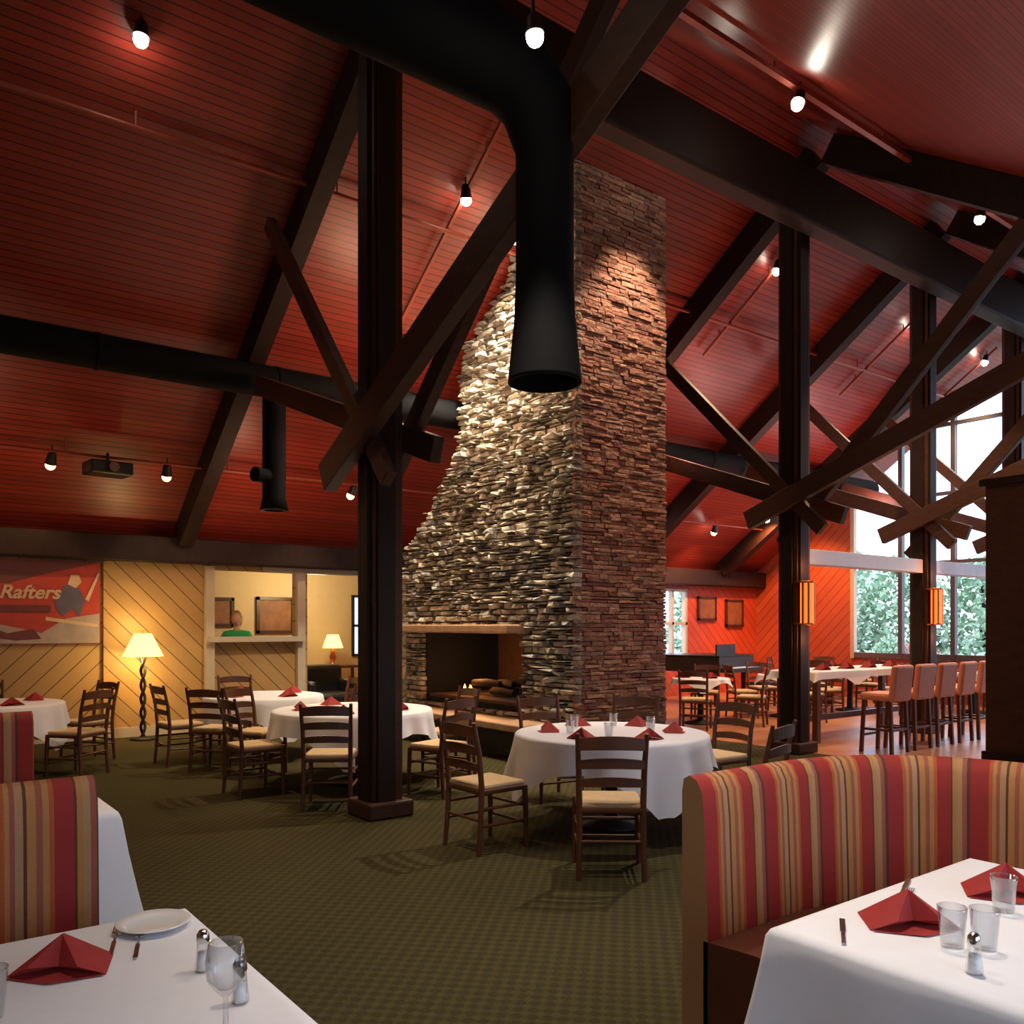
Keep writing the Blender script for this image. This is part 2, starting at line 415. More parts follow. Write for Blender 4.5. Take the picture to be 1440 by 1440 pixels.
def spot(pos,target,power,col=(1,.78,.5),ang=75,bl=.6,bulb=.06,rad=.06,mat=None,stem=.2,sz=1):
    pos=Vector(pos);d=(Vector(target)-pos).normalized()
    e=empty('track_spotlight',pos)
    b=MB(); b.tube([-d*.12*sz,-d*.10*sz,-d*.0,d*.02*sz],[.035*sz,.05*sz,.062*sz,.072*sz],m_black,16)
    b.tube([-d*.1*sz,Vector((-d.x*.1,-d.y*.1,stem))],.01,m_black,6); b.obj('housing',parent=e)
    b=MB(); b.sphere(d*.045*sz,bulb,mat or m_bulb,8); b.obj('bulb',parent=e)
    l=bpy.data.lights.new('lamp','SPOT'); l.energy=power; l.color=col; l.spot_size=math.radians(ang); l.spot_blend=bl; l.shadow_soft_size=rad
    o=bpy.data.objects.new('lamp',l); scene.collection.objects.link(o); o.parent=e
    o.location=d*.14; o.rotation_euler=d.to_track_quat('-Z','Y').to_euler()
W=(1,.70,.40); N=(1,.88,.74)
spot((5.4,7.92,6.42),(6.5,9.3,2.6),850,(1,.82,.56),60)
spot((6.12,7.98,6.2),(6.48,8.75,3.2),850,(1,.88,.66),110,bl=.8)
spot((6.05,9.1,5.3),(6.48,9.9,2.4),220,(1,.86,.62),100,bl=.8,bulb=.03)
spot((1.89,7.65,6.6),(1.5,7.5,0),380,W,75)
spot((2.58,3.2,4.46),(2.9,3.0,0),200,N,80,stem=.15,bulb=.042,sz=.65)
spot((7.46,6.5,7.3),(7.3,7.35,2.5),650,(1,.68,.45),60)
spot((7.39,5.0,6.8),(5.0,5.0,.7),950,N,50)
spot((11.3,5.0,6.8),(11.0,6.3,.5),800,W,80)
spot((14.6,7.52,6.7),(13.5,8.5,0),600,W,90)
spot((17.2,7.52,6.7),(15.5,9,0),600,W,90)
spot((5.57,9.6,5.2),(4.4,9.0,1.0),150,W,90,bulb=.035)
spot((3.21,11.7,3.6),(3.4,13.0,1.0),30,W,80,mat=m_bulbs)
spot((1.85,11.7,3.6),(1.7,13.0,1.5),45,(1,.55,.25),80,mat=m_bulbs)
spot((5.89,11.7,3.6),(5.2,12.9,.9),55,W,80,mat=m_bulbs)
spot((14.3,11.7,3.6),(15.0,13.0,1.2),350,(1,.42,.16),100)
spot((12.0,11.7,3.6),(12.5,13.0,1.2),160,(1,.42,.16),100)
spot((15.4,11.2,3.9),(17.5,11.9,1.4),450,(1,.34,.10),100)
spot((10.5,7.45,6.75),(10,9,0),500,W,90)
spot((.6,2.2,4.85),(.3,2.0,.7),200,N,80)  # added fill above the left foreground table, out of view
spot((2.6,1.6,4.5),(2.7,1.0,.7),290,N,80)  # added fill above the right foreground table, out of view
spot((1.2,4.4,6.2),(1.0,4.6,.7),130,N,60)  # added fill over the second left table, fixture out of view
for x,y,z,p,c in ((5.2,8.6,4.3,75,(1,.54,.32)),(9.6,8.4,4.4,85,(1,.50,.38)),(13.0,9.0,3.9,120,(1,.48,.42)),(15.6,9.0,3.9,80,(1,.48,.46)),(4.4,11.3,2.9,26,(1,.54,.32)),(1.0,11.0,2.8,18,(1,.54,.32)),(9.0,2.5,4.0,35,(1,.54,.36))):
    light('ceiling_fill','POINT',(x,y,z),p,c,.25)  # added point lights without a fixture, brightening ceiling and timbers

# ------------------------------------------------------------------ fireplace
X0,X1,Y0=6.58,8.05,7.37
def ymaxz(z):
    if z<2.7: return 11.28
    if z<4.4:
        t=(z-2.7)/1.7; return 11.28-1.55*(1-(1-t)**1.6)
    return 9.73
OY0,OY1,OZ0,OZ1=8.39,10.67,.58,1.5
fp=empty('stone_fireplace')
b=MB()
def pris(y0f,y1f,zl):
    for a,c in zip(zl[:-1],zl[1:]):
        b.poly([(X0+.01,y0f(a),a),(X0+.01,y1f(a),a),(X0+.01,y1f(c),c),(X0+.01,y0f(c),c)],m_stone,X1-X0-.02)
pris(lambda z:Y0+.01,lambda z:ymaxz(z)-.01,[0,OZ0])
pris(lambda z:Y0+.01,lambda z:OY0,[OZ0,OZ1]); pris(lambda z:OY1,lambda z:ymaxz(z)-.01,[OZ0,OZ1])
zl=[OZ1,2.7]+[2.7+.14*i for i in range(1,13)]+[5.28]
pris(lambda z:Y0+.01,lambda z:ymaxz(z)-.01,zl)
b.poly([(X0+.01,Y0+.01,5.28),(X0+.01,9.72,5.28),(X0+.01,Y0+.01,ceilN(Y0)+.03)],m_stone,X1-X0-.02)
b.obj('core',parent=fp)
def stones(b,face,u0,u1f,ztopf,hr,lr,pr,cols,skip=None,zmax=7.0,rough=0):
    z=0.0
    while z<zmax:
        h=U(*hr); u=u0+U(-.02,.0)
        end=u1f(z+h/2)
        while u<end-.02:
            L=min(U(*lr),end-u)
            if end-(u+L)<.06: L=end-u
            uc=u+L/2; zc=z+h/2
            if skip and skip(u,u+L,z,z+h): 
                u+=.04; continue
            if z>ztopf(uc): u+=L; continue
            parts=[(z,z+h)]
            if rough and R()<.3: m_=z+h*U(.4,.6); parts=[(z,m_),(m_,z+h)]
            for za,zb in parts:
                p=U(*pr)
                if rough and R()<.12: p*=1.5
                g=.004; j=lambda:U(-.006,.006)*(1+rough)
                cl=random.choice(cols); k=U(.65,1.3); cl=tuple(min(1,c*k) for c in cl)
                hh=zb-za
                fr=[p*U(.55 if rough else .8,1.15) for _ in range(4)]
                ins=.012*rough
                base=((u+g,za+g),(u+L-g,za+g),(u+L-g,zb-g),(u+g,zb-g))
                front=((u+g+ins+j(),za+g+ins*.6+j()),(u+L-g-ins+j(),za+g+ins*.6+j()),(u+L-g-ins+j(),zb-g-ins*.6+j()),(u+g+ins+j(),zb-g-ins*.6+j()))
                cen=(uc+U(-.2,.2)*L,(za+zb)/2+U(-.2,.2)*hh,p*U(.9,1.3))
                mk=(lambda uu,z2,q:(X0-q,uu,z2)) if face=='A' else (lambda uu,z2,q:(uu,Y0-q,z2))
                vs=[mk(q[0],q[1],fr[i]) for i,q in enumerate(front)]+[mk(q[0],q[1],-.03) for q in base]+[mk(*cen)]
                b.add(vs,[(0,1,8),(1,2,8),(2,3,8),(3,0,8),(0,4,5,1),(1,5,6,2),(2,6,7,3),(3,7,4,0)],m_stone,cl)
            u+=L
        z+=h
b=MB()
colsFrontLit=[(.54,.49,.39),(.44,.39,.31),(.38,.33,.26),(.60,.55,.45),(.30,.26,.20),(.38,.37,.34)]  # front face: its pale gold lighting is tinted into the stone colours
colsSideLit=[(.50,.26,.18),(.42,.20,.14),(.54,.31,.22),(.37,.17,.13),(.46,.28,.21)]  # same stone on the side, its redder lighting tinted into the colours
sk=lambda a,c,z0,z1: (c>OY0 and a<OY1 and z1>OZ0 and z0<OZ1)
stones(b,'A',Y0-.03,ymaxz,lambda u:ceilN(u)-.05,(.035,.085),(.07,.27),(.01,.115),colsFrontLit,sk,rough=1)
b.obj('ledge_stones_front',parent=fp)
b=MB()
stones(b,'B',X0-.04,lambda z:X1,lambda u:ceilN(Y0)-.02,(.035,.06),(.10,.30),(.008,.035),colsSideLit)
b.obj('ledge_stones_side',parent=fp)
b=MB()
b.box((6.33,9.25,.40),(.62,4.1,.09),m_slab,bev=.015)
b.box((6.42,9.3,.18),(.36,3.9,.35),m_bark)
b.obj('hearth',parent=fp)
b=MB(); b.box((6.42,9.62,1.56),(.42,2.75,.11),m_slab,bev=.02); b.obj('mantel',parent=fp)
b=MB(); b.box((7.3,9.53,.60),(1.4,2.2,.04),m_firebrick); b.box((7.9,10.2,1.04),(.06,.9,.9),m_firebrick); b.obj('firebox_floor',parent=fp)
b=MB()
for i,(x,y,z,a) in enumerate(((6.95,9.3,.69,.25),(7.2,9.55,.69,-.15),(7.08,9.4,.80,.6),(7.0,9.75,.79,-.5),(7.15,9.2,.8,.1))):
    dx,dy=.1*math.sin(a),.30*math.cos(a); b.tube([(x-dx,y-dy,z),(x,y,z+.01),(x+dx,y+dy,z)],[.045,.055,.045],m_log,10)
b.obj('logs',parent=fp)
b=MB()
for i in range(3):
    x=6.9+U(-.05,.05); y=9.95+i*.07; h=U(.09,.17)
    b.lathe([(.015,0),(.028,h*.3),(.017,h*.65),(.0,h)],(x,y,.64),m_flame,8)
b.obj('flames',parent=fp)
light('fire_glow','POINT',(6.95,9.9,.95),16,(1,.42,.12),.12,fp)

# ------------------------------------------------------------------ furniture
def chair_mesh():
    b=MB()
    for sx in(-1,1):
        b.tube([(sx*.205,-.22,0),(sx*.2,-.2,.25),(sx*.2,-.19,.46),(sx*.205,-.215,.7),(sx*.215,-.27,.93)],[.017,.019,.021,.019,.015],m_chair,8)
        b.tube([(sx*.215,.2,0),(sx*.21,.2,.25),(sx*.21,.19,.45)],[.016,.02,.021],m_chair,8)
        b.tube([(sx*.205,-.2,.2),(sx*.21,.2,.2)],.011,m_chair,6)
        b.tube([(sx*.205,-.2,.32),(sx*.21,.2,.32)],.011,m_chair,6)
    b.tube([(-.21,.2,.18),(.21,.2,.18)],.012,m_chair,6); b.tube([(-.21,.2,.3),(.21,.2,.3)],.012,m_chair,6)
    b.tube([(-.2,-.2,.24),(.2,-.2,.24)],.012,m_chair,6)
    for z,h,o in((.86,.075,-.262),(.73,.055,-.235),(.61,.05,-.212)):
        n=8
        for k in range(n):
            x0=-.205+.41*k/n;x1=-.205+.41*(k+1)/n
            c=lambda x:o-.03*(1-(x/.205)**2); ar=lambda x:.018*(1-(x/.205)**2)
            vs=[]
            for x in(x0,x1):
                for dy in(-.008,.008):
                    for dz in(-h/2,h/2): vs.append((x,c(x)+dy,z+dz+(ar(x) if dz>0 else ar(x)*.4)))
            b.add(vs,[(0,1,3,2),(4,6,7,5),(0,2,6,4),(1,5,7,3),(0,4,5,1),(2,3,7,6)],m_chair)
    b.box((0,0,.435),(.43,.42,.035),m_chair,bev=.01)
    b.box((0,.0,.465),(.41,.40,.045),m_seat,bev=.018)
    return b.mesh('dining_chair')
CH=chair_mesh()
def chair(x,y,tx,ty): 
    a=math.atan2(ty-y,tx-x)-math.pi/2+U(-.12,.12)
    inst(CH,'dining_chair',(x,y,0),a)
def stool_mesh():
    b=MB()
    for sx in(-1,1):
        b.beam((sx*.20,-.2,0),(sx*.18,-.17,.74),.04,.04,m_chair,up=(0,1,0)); b.beam((sx*.20,.2,0),(sx*.18,.17,.7),.04,.04,m_chair,up=(0,1,0))
        b.box((sx*.19,0,.3),(.025,.36,.03),m_chair)
    b.box((0,.19,.22),(.36,.025,.03),m_chair); b.box((0,-.19,.3),(.36,.025,.03),m_chair)
    b.box((0,0,.71),(.44,.44,.1),m_peach,bev=.035)
    m=Matrix.Translation((0,-.215,.88))@Matrix.Rotation(math.radians(6),4,'X')
    b.box(None,(.45,.08,.46),m_peach,M4=m,bev=.03)
    return b.mesh('bar_stool')
ST=stool_mesh()
for i in range(5): inst(ST,'bar_stool',(10.3+.58*i,5.72,0),U(-.06,.06))

def cloth_mesh(shape,a,bh,over,top=.75,seed=0,folds=14,amp=.05,dropcap=.74,corner=1.0):
    rnd=random.Random(seed); N=160; b=MB()
    ph=rnd.random()*6
    def Rr(t):
        c,s=abs(math.cos(t)),abs(math.sin(t))
        if shape=='round': return a
        return min(a/max(c,1e-6),bh/max(s,1e-6))
    def cornerness(t):
        q=Rr(t); x=abs(q*math.cos(t)); y=abs(q*math.sin(t))
        return math.exp(-((a-x)+(bh-y))/max(.05,over*.45))
    def Dr(t):
        c,s=abs(math.cos(t)),abs(math.sin(t))
        if shape=='round':
            S=a+over; ext=min(S/max(c,s),S*1.3); return ext-a
        return over*(1+.42*cornerness(t))
    ts=[2*math.pi*k/N for k in range(N)]
    if shape!='round':
        ca=math.atan2(bh,a)
        ts=sorted(ts+[q+dd for q in (ca,math.pi-ca,math.pi+ca,2*math.pi-ca) for dd in (-.012,0,.012)])
    n=len(ts); rings=[]
    rings.append([(0.02*math.cos(t),.02*math.sin(t),top) for t in ts])
    rings.append([(.96*Rr(t)*math.cos(t),.96*Rr(t)*math.sin(t),top) for t in ts])
    rings.append([(Rr(t)*math.cos(t),Rr(t)*math.sin(t),top-.004) for t in ts])
    for f in(.04,.25,.5,.75,1.0):
        rg=[]
        for t in ts:
            d=min(Dr(t),dropcap); w=.5+.5*math.sin(folds*t+ph+1.3*math.sin(3*t+ph))
            c=abs(math.cos(t)*math.sin(t))*2
            out=.012+f**1.2*(amp*w+ (.09*cornerness(t) if shape!='round' else .05*c**2)*corner)
            q=Rr(t)+out; rg.append((q*math.cos(t),q*math.sin(t),top-.006-d*f))
        rings.append(rg)
    vs=[p for r in rings for p in r]; fs=[]
    for i in range(len(rings)-1):
        for k in range(n): fs.append((i*n+k,i*n+(k+1)%n,(i+1)*n+(k+1)%n,(i+1)*n+k))
    b.add(vs,fs,m_cloth,smooth=True); b.add(rings[0],[tuple(range(n))],m_cloth)
    return b
def table(name,x,y,shape,a,bh,over,rz=0,seed=0,**k):
    e=empty(name,(x,y,0),rz)
    b=cloth_mesh(shape,a,bh,over,seed=seed,**k); b.obj('tablecloth',parent=e)
    b=MB(); tz=k.get('top',.75)
    if shape=='round': b.lathe([(0,tz-.03),(a-.01,tz-.03),(a-.01,tz-.008)],(0,0,0),m_chair,32)
    else: b.box((0,0,tz-.022),(2*a-.02,2*bh-.02,.025),m_chair)
    if a>1:
        for sx in(-1,1):
            for sy in(-1,1): b.box((sx*(a-.12),sy*(bh-.08),(tz-.03)/2),(.08,.08,tz-.03),m_chair)
        b.box((0,0,.3),(2*a-.3,.06,.08),m_chair)
    else: b.lathe([(.0,.0),(.26,.0),(.26,.03),(.06,.07),(.045,.4),(.06,tz-.03)],(0,0,0),m_bark,20)
    b.obj('pedestal',parent=e); return e
def napkin_mesh(s=1):
    b=MB(); w=.13*s; h=.10*s
    vs=[(-w,-.05*s,0),(w,-.05*s,0),(w*.75,.10*s,0),(-w*.75,.10*s,0),(0,-.01*s,h),(0,.0,h*.98),(-w*.5,-.075*s,h*.32),(w*.5,-.075*s,h*.32),(0,-.035*s,h*.2)]
    fs=[(0,6,4),(6,8,4),(8,7,4),(7,1,4),(0,8,6),(1,7,8),(1,2,5,4),(2,3,5),(3,0,4,5)]
    b.add(vs,fs,m_nap); 
    vs=[(-w*1.0,-.06*s,.001),(0,-.11*s,.003),(w*1.0,-.06*s,.001),(0,.02*s,.012)]
    b.add(vs,[(0,1,2,3)],m_nap)
    return b.mesh('folded_napkin')
NP=napkin_mesh()
def nap(x,y,z=.752,a=0,s=1): o=inst(NP,'folded_napkin',(x,y,z),a); o.scale=(s,s,s)
def tumbler_mesh():
    b=MB(); b.lathe([(0,.004),(.028,.004),(.036,.10),(.037,.11),(.034,.11),(.026,.012),(0,.012)],(0,0,0),m_glass,24); return b.mesh('water_glass')
def wine_mesh():
    b=MB(); b.lathe([(0,0),(.035,0),(.034,.004),(.006,.01),(.005,.08),(.02,.095),(.038,.12),(.041,.155),(.034,.195),(.032,.195),(.039,.155),(.036,.122),(.018,.10),(0,.095)],(0,0,0),m_glass,24); return b.mesh('wine_glass')
def shaker_mesh():
    b=MB(); b.lathe([(0,0),(.020,0),(.020,.01),(.015,.05),(.014,.072)],(0,0,0),m_glass,16); b.lathe([(0,.002),(.016,.002),(.013,.045),(0,.045)],(0,0,0),m_china,16)
    b.lathe([(.014,.068),(.016,.072),(.015,.088),(.009,.098),(0,.1)],(0,0,0),m_steel,16); return b.mesh('salt_shaker')
TU,WG,SH=tumbler_mesh(),wine_mesh(),shaker_mesh()
def plate(x,y,z=.752):
    b=MB(); b.lathe([(0,.004),(.06,.004),(.075,.008),(.098,.016),(.1,.018),(.097,.02),(.074,.012),(.06,.008),(0,.008)],(0,0,0),m_china,32); b.obj('bread_plate',(x,y,z))
def cutlery(kind,x,y,a,z=.754):
    b=MB()
    b.box((0,-.05,.002),(.012,.10,.003),m_steel,bev=.001)
    if kind=='knife': b.box((0,.05,.002),(.016,.11,.002),m_steel,bev=.001)
    else:
        b.box((0,.025,.002),(.006,.06,.003),m_steel); b.box((0,.062,.003),(.022,.02,.003),m_steel)
        for k in range(4): b.box((-.009+.006*k,.09,.003),(.003,.045,.002),m_steel)
    b.obj('table_'+kind,(x,y,z),a)

table('dining_table',.08,1.93,'rect',.70,.72,.3,seed=1,folds=10,amp=.03)
nap(.40,2.35,a=-.55,s=.9); plate(.655,2.52)
inst(SH,'salt_shaker',(.67,2.13,.753)); inst(SH,'pepper_shaker',(.68,1.9,.753))
inst(WG,'wine_glass',(.60,1.76,.753)); inst(TU,'water_glass',(.17,2.22,.753)); inst(TU,'water_glass',(.22,2.14,.753))
cutlery('fork',.585,2.40,-.3); cutlery('fork',.54,2.46,-.3)
table('dining_table',2.64,.97,'rect',.60,.50,.28,seed=2,folds=9,amp=.02)
nap(2.37,1.25,a=-.6,s=1.0); nap(2.88,1.2,a=-.8,s=1.0)
inst(TU,'water_glass',(2.28,1.08,.753)); inst(TU,'water_glass',(2.33,1.02,.753)); inst(TU,'water_glass',(2.68,1.12,.753)); inst(SH,'salt_shaker',(2.16,.97,.753))
cutlery('knife',2.16,1.32,-1.0); cutlery('fork',2.58,1.36,-1.2); cutlery('knife',2.68,1.42,-1.2)
table('dining_table',.24,4.75,'rect',.70,.55,.58,seed=3,folds=8,amp=.04,dropcap=.73,corner=1.6)
nap(.3,4.6); 
table('round_dining_table',4.78,4.95,'round',.76,.76,.22,rz=.5,seed=4,folds=15,amp=.06)
for k in range(6):
    a=k*math.pi/3+.35; nap(4.78+.5*math.cos(a),4.95+.5*math.sin(a),a=a+math.pi/2,s=.85)
    inst(TU,'water_glass',(4.78+.36*math.cos(a+.4),4.95+.36*math.sin(a+.4),.753))
for x,y in ((3.62,5.05),(3.88,4.04),(5.0,3.80),(5.1,6.08),(5.75,5.7),(5.95,4.85)): chair(x,y,4.78,4.95)
table('round_dining_table',4.02,7.95,'round',.8,.8,.2,rz=.3,seed=5,folds=15,amp=.05)
for k in range(5):
    a=k*2*math.pi/5+.3; nap(4.02+.52*math.cos(a),7.95+.52*math.sin(a),a=a+math.pi/2,s=.9)
for x,y in ((3.32,7.0),(2.98,7.95),(5.05,7.75),(4.4,6.9),(3.4,8.95),(4.8,8.85)): chair(x,y,4.02,7.95)
table('round_dining_table',3.95,10.2,'round',.7,.7,.22,rz=.8,seed=6,folds=13,amp=.05)
for k in range(4):
    a=k*math.pi/2+.3; nap(3.95+.45*math.cos(a),10.2+.45*math.sin(a),a=a+math.pi/2,s=.9)
for x,y in ((3.15,9.5),(2.95,10.2),(4.95,10.2),(4.0,11.25),(4.6,9.45)): chair(x,y,3.95,10.2)
table('round_dining_table',1.15,10.9,'round',.7,.7,.22,seed=7,folds=13,amp=.05)
for k in range(4):
    a=k*math.pi/2+.3; nap(1.15+.45*math.cos(a),10.9+.45*math.sin(a),a=a+math.pi/2,s=.9)
for x,y in ((2.15,11.15),(1.85,10.1),(.9,9.9),(1.2,11.95)): chair(x,y,1.15,10.9)
for i,(x,y) in enumerate(((10.9,9.2),(12.9,9.0),(14.8,8.9),(16.2,10.4),(16.2,7.3),(9.6,11.6))):
    table('round_dining_table',x,y,'round',.45,.45,.06,seed=20+i,folds=12,amp=.02)
    nap(x,y-.2); nap(x-.2,y+.2)
    for k in range(4):
        a=k*math.pi/2+.5*i+.6; chair(x+.8*math.cos(a),y+.8*math.sin(a),x,y)
table('bar_table',11.65,6.98,'rect',1.45,.36,.10,seed=30,folds=12,amp=.01,top=.98)
for i in range(4): nap(10.7+.6*i,6.85,z=.982)

# ------------------------------------------------------------------ booths
def sweep(path,prof,mat,b=None,u0=0):
    b=b or MB(); n=len(prof); vs=[];uv=[];s=u0
    P=[Vector((p[0],p[1],0)) for p in path]
    for i,p in enumerate(P):
        d=(P[min(i+1,len(P)-1)]-P[max(i-1,0)]).normalized(); nr=Vector((d.y,-d.x,0))
        if i: s+=(P[i]-P[i-1]).length
        for (o,z) in prof: vs.append(p+nr*o+Vector((0,0,z))); uv.append((s,z))
    fs=[]
    for i in range(len(P)-1):
        for k in range(n): fs.append((i*n+k,(i+1)*n+k,(i+1)*n+(k+1)%n,i*n+(k+1)%n))
    b.add(vs,fs,mat,smooth=True,uvs=uv)
    b.add(vs[:n],[tuple(range(n))],mat,uvs=[(.36*.35,0)]*n); b.add(vs[-n:],[tuple(range(n))],mat,uvs=[(.36*.35,0)]*n)
    return b
def arcpath(pts,r,step=.06):
    out=[];P=[Vector((p[0],p[1])) for p in pts]
    out.append(P[0])
    for i in range(1,len(P)-1):
        a=(P[i-1]-P[i]).normalized(); c=(P[i+1]-P[i]).normalized()
        s=P[i]+a*r; e=P[i]+c*r
        for k in range(13):
            t=k/12; out.append((1-t)**2*s+2*t*(1-t)*P[i]+t*t*e)
    out.append(P[-1])
    res=[out[0]]
    for q in out[1:]:
        L=(q-res[-1]).length; m=max(1,int(L/step)); p0=res[-1]
        for k in range(1,m+1): res.append(p0+(q-p0)*k/m)
    return res
def backp(h): return [(0.0,.02),(.10,.10),(.10,.5),(.085,h-.16),(.075,h-.06),(.05,h-.015),(.015,h),(-.012,h-.015),(-.02,h-.06),(-.02,.02)]
seatprof=[(.08,.08),(.5,.08),(.52,.30),(.56,.36),(.565,.42),(.53,.46),(.3,.475),(.08,.46)]
kick=[(.05,0),(.46,0),(.46,.1),(.05,.1)]
def booth(path,h=1.06,u0=0):
    e=empty('booth_bench')
    b=sweep(path,backp(h),m_stripe,u0=u0); b.obj('striped_back',parent=e)
    b=sweep(path,seatprof,m_leather); b.obj('seat',parent=e)
    b=sweep(path,kick,m_bark); b.obj('kick_base',parent=e)
booth(arcpath([(2.42,2.11),(3.74,2.11),(3.74,-.5)],.85),1.05)
booth(arcpath([(-1.8,3.08),(.0,3.08),(.61,3.08)],.1),1.11,.1)
booth(arcpath([(-1.8,5.70),(.0,5.70),(.80,5.70)],.1),1.10)

# ------------------------------------------------------------------ floor lamp
e=empty('floor_lamp',(3.15,12.65,0))
b=MB(); b.lathe([(0,0),(.17,0),(.17,.025),(.05,.05)],(0,0,0),m_bark,20)
for ph in (0,math.pi):
    b.tube([(.028*math.cos(ph+z*16),.028*math.sin(ph+z*16),z) for z in [.04+.04*i for i in range(29)]],.02,m_bark,8)
b.obj('stem',parent=e)
b=MB(); b.lathe([(.27,1.17),(.25,1.21),(.13,1.46),(.11,1.49)],(0,0,0),m_shade,28); b.obj('shade',parent=e)
b=MB(); b.sphere((0,0,1.29),.04,m_bulb,8); b.tube([(0,0,1.15),(0,0,1.54)],.008,m_copper); b.obj('bulb',parent=e)
for z,p in ((1.58,16),(1.1,34)): light('lamp','POINT',(0,0,z),p,(1,.70,.25),.06,e)
light('back_room_lamp','POINT',(6.6,14.6,2.3),80,(1,.78,.42),.2)

e=empty('wall_poster',(1.75,YN-.03,1.92))
b=MB(); b.box((0,0,0),(1.86,.04,1.14),M('poster_red',(.42,.045,.025),.6)); b.obj('board',parent=e)
m_pc=M('poster_cream',(.58,.42,.26),.6); m_pw=M('poster_grey',(.38,.30,.26),.6); m_pb=M('poster_blue',(.10,.09,.14),.6); m_pd=M('poster_dark',(.14,.035,.03),.6)
def flat(pts,mat,off,nm):
    b=MB(); b.poly([(x,-.02-off,z) for x,z in pts],mat,.004,(0,-1,0)); b.obj(nm,parent=e)
flat([(-.92,.30),(-.2,.24),(.3,.40),(.92,.56),(-.92,.56)],m_pd,.001,'sky_band')
flat([(-.92,-.56),(.92,-.56),(.92,-.15),(.5,-.22),(.2,-.42),(-.3,-.3),(-.92,-.45)],m_pw,.002,'snow')
flat([(-.5,-.3),(-.2,-.42),(.1,-.36),(.2,-.5),(-.1,-.52),(-.6,-.45)],m_pd,.0035,'trees')
flat([(.35,.05),(.5,.25),(.66,.2),(.74,.02),(.66,-.2),(.58,-.08),(.46,-.2),(.38,-.1)],m_pb,.003,'skier_body')
flat([(.52,.25),(.56,.38),(.66,.38),(.69,.28),(.62,.2)],m_pc,.004,'skier_head')
flat([(.25,-.2),(.9,-.30),(.9,-.34),(.25,-.25)],m_pc,.005,'ski_1'); flat([(.74,.05),(.9,.42),(.92,.40),(.78,.02)],m_pc,.006,'ski_pole')
cu=bpy.data.curves.new('lettering','FONT'); cu.body='Rafters'; cu.size=.25; cu.extrude=.004; cu.shear=.3; cu.offset=.006; cu.materials.append(m_pc)
o=bpy.data.objects.new('lettering',cu); scene.collection.objects.link(o); o.parent=e; o.location=(-.30,-.032,.05); o.rotation_euler=(math.pi/2,0,0)
b=MB(); b.box((0,-.03,-.09),(.62,.01,.09),m_pd); b.obj('tagline',parent=e)

for x in (9.4,12.65,15.75):
    e=empty('wall_sconce',(x-.07,6.22,1.88))
    b=MB(); vs=[];fs=[]
    for z in(-.25,.25):
        for k in range(9):
            t=math.pi*k/8+math.pi; vs.append((.1*math.cos(t),.11*math.sin(t),z))
    fs=[(k,k+1,k+10,k+9) for k in range(8)]
    b.add(vs,fs,m_sconce,smooth=True); b.obj('diffuser',parent=e)
    b=MB()
    for z in(-.26,.26): b.lathe([(0,-.012),(.115,-.012),(.115,.012),(0,.012)],(0,0,z),m_copper,20)
    for t in (200,235,305,340): b.box((.106*math.cos(math.radians(t)),.116*math.sin(math.radians(t)),0),(.02,.02,.5),m_copper)
    b.obj('bands',parent=e)
    for z in (-.45,.45): light('glow','POINT',(0,-.12,z),7,(1,.4,.12),.05,e)
b=MB(); b.box((11.1,4.05,1.6),(1.6,.9,3.2),m_beam2); b.box((11.1,4.05,3.24),(1.7,1.0,.08),m_beam); b.box((10.28,4.05,.08),(.06,.95,.16),m_beam)
b.obj('wood_partition')
b=MB(); b.box((0,0,0),(.5,.38,.16),m_black,bev=.02); b.tube([(0,-.19,0),(0,-.24,0)],.06,m_steel,16); b.tube([(0,0,.06),(0,0,.2)],.02,m_black,8); b.obj('projector',(2.45,11.5,3.55),.1)

e=empty('grand_piano',(13.9,11.6,0),.2)
b=MB()
out=[(-.75,-.7),(.75,-.7),(.75,.0),(.62,.35),(.35,.55),(.1,.95),(-.2,1.15),(-.55,1.1),(-.75,.8)]
b.poly([(x,y,.68) for x,y in out],m_black,.3,(0,0,1)); b.box((0,-.82,.72),(1.4,.26,.08),m_black); b.box((0,-.84,.77),(1.2,.14,.02),m_china)
for x,y in((-.6,-.55),(.6,-.55),(-.3,.9)): b.tube([(x,y,0),(x,y,.68)],[.035,.06],m_black,12)
b.box((0,-.45,1.1),(.8,.03,.24),m_black)
b.obj('body',parent=e)
b=MB(); b.poly([(x*1.03,y*1.02,.99) for x,y in out],m_black,.02,(0,0,1)); b.obj('lid',parent=e)
b=MB(); b.box((0,0,.46),(.7,.34,.08),m_black,bev=.02)
for sx in(-1,1):
    for sy in(-1,1): b.box((sx*.3,sy*.13,.21),(.04,.04,.42),m_black)
b.obj('piano_bench',(14.15,10.4,0),.2)
for (x,z,w,h) in ((15.7,2.0,.6,.5),(16.7,1.9,.6,.6)):
    e=empty('framed_picture',(x,YN-.03,z)); b=MB(); b.box((0,0,0),(w,.03,h),m_pic); b.obj('picture',parent=e)
    b=MB()
    for sx in(-1,1): b.box((sx*w/2,-.01,0),(.05,.05,h+.05),m_frame)
    for sz in(-1,1): b.box((0,-.01,sz*h/2),(w+.05,.05,.05),m_frame)
    b.obj('frame',parent=e)

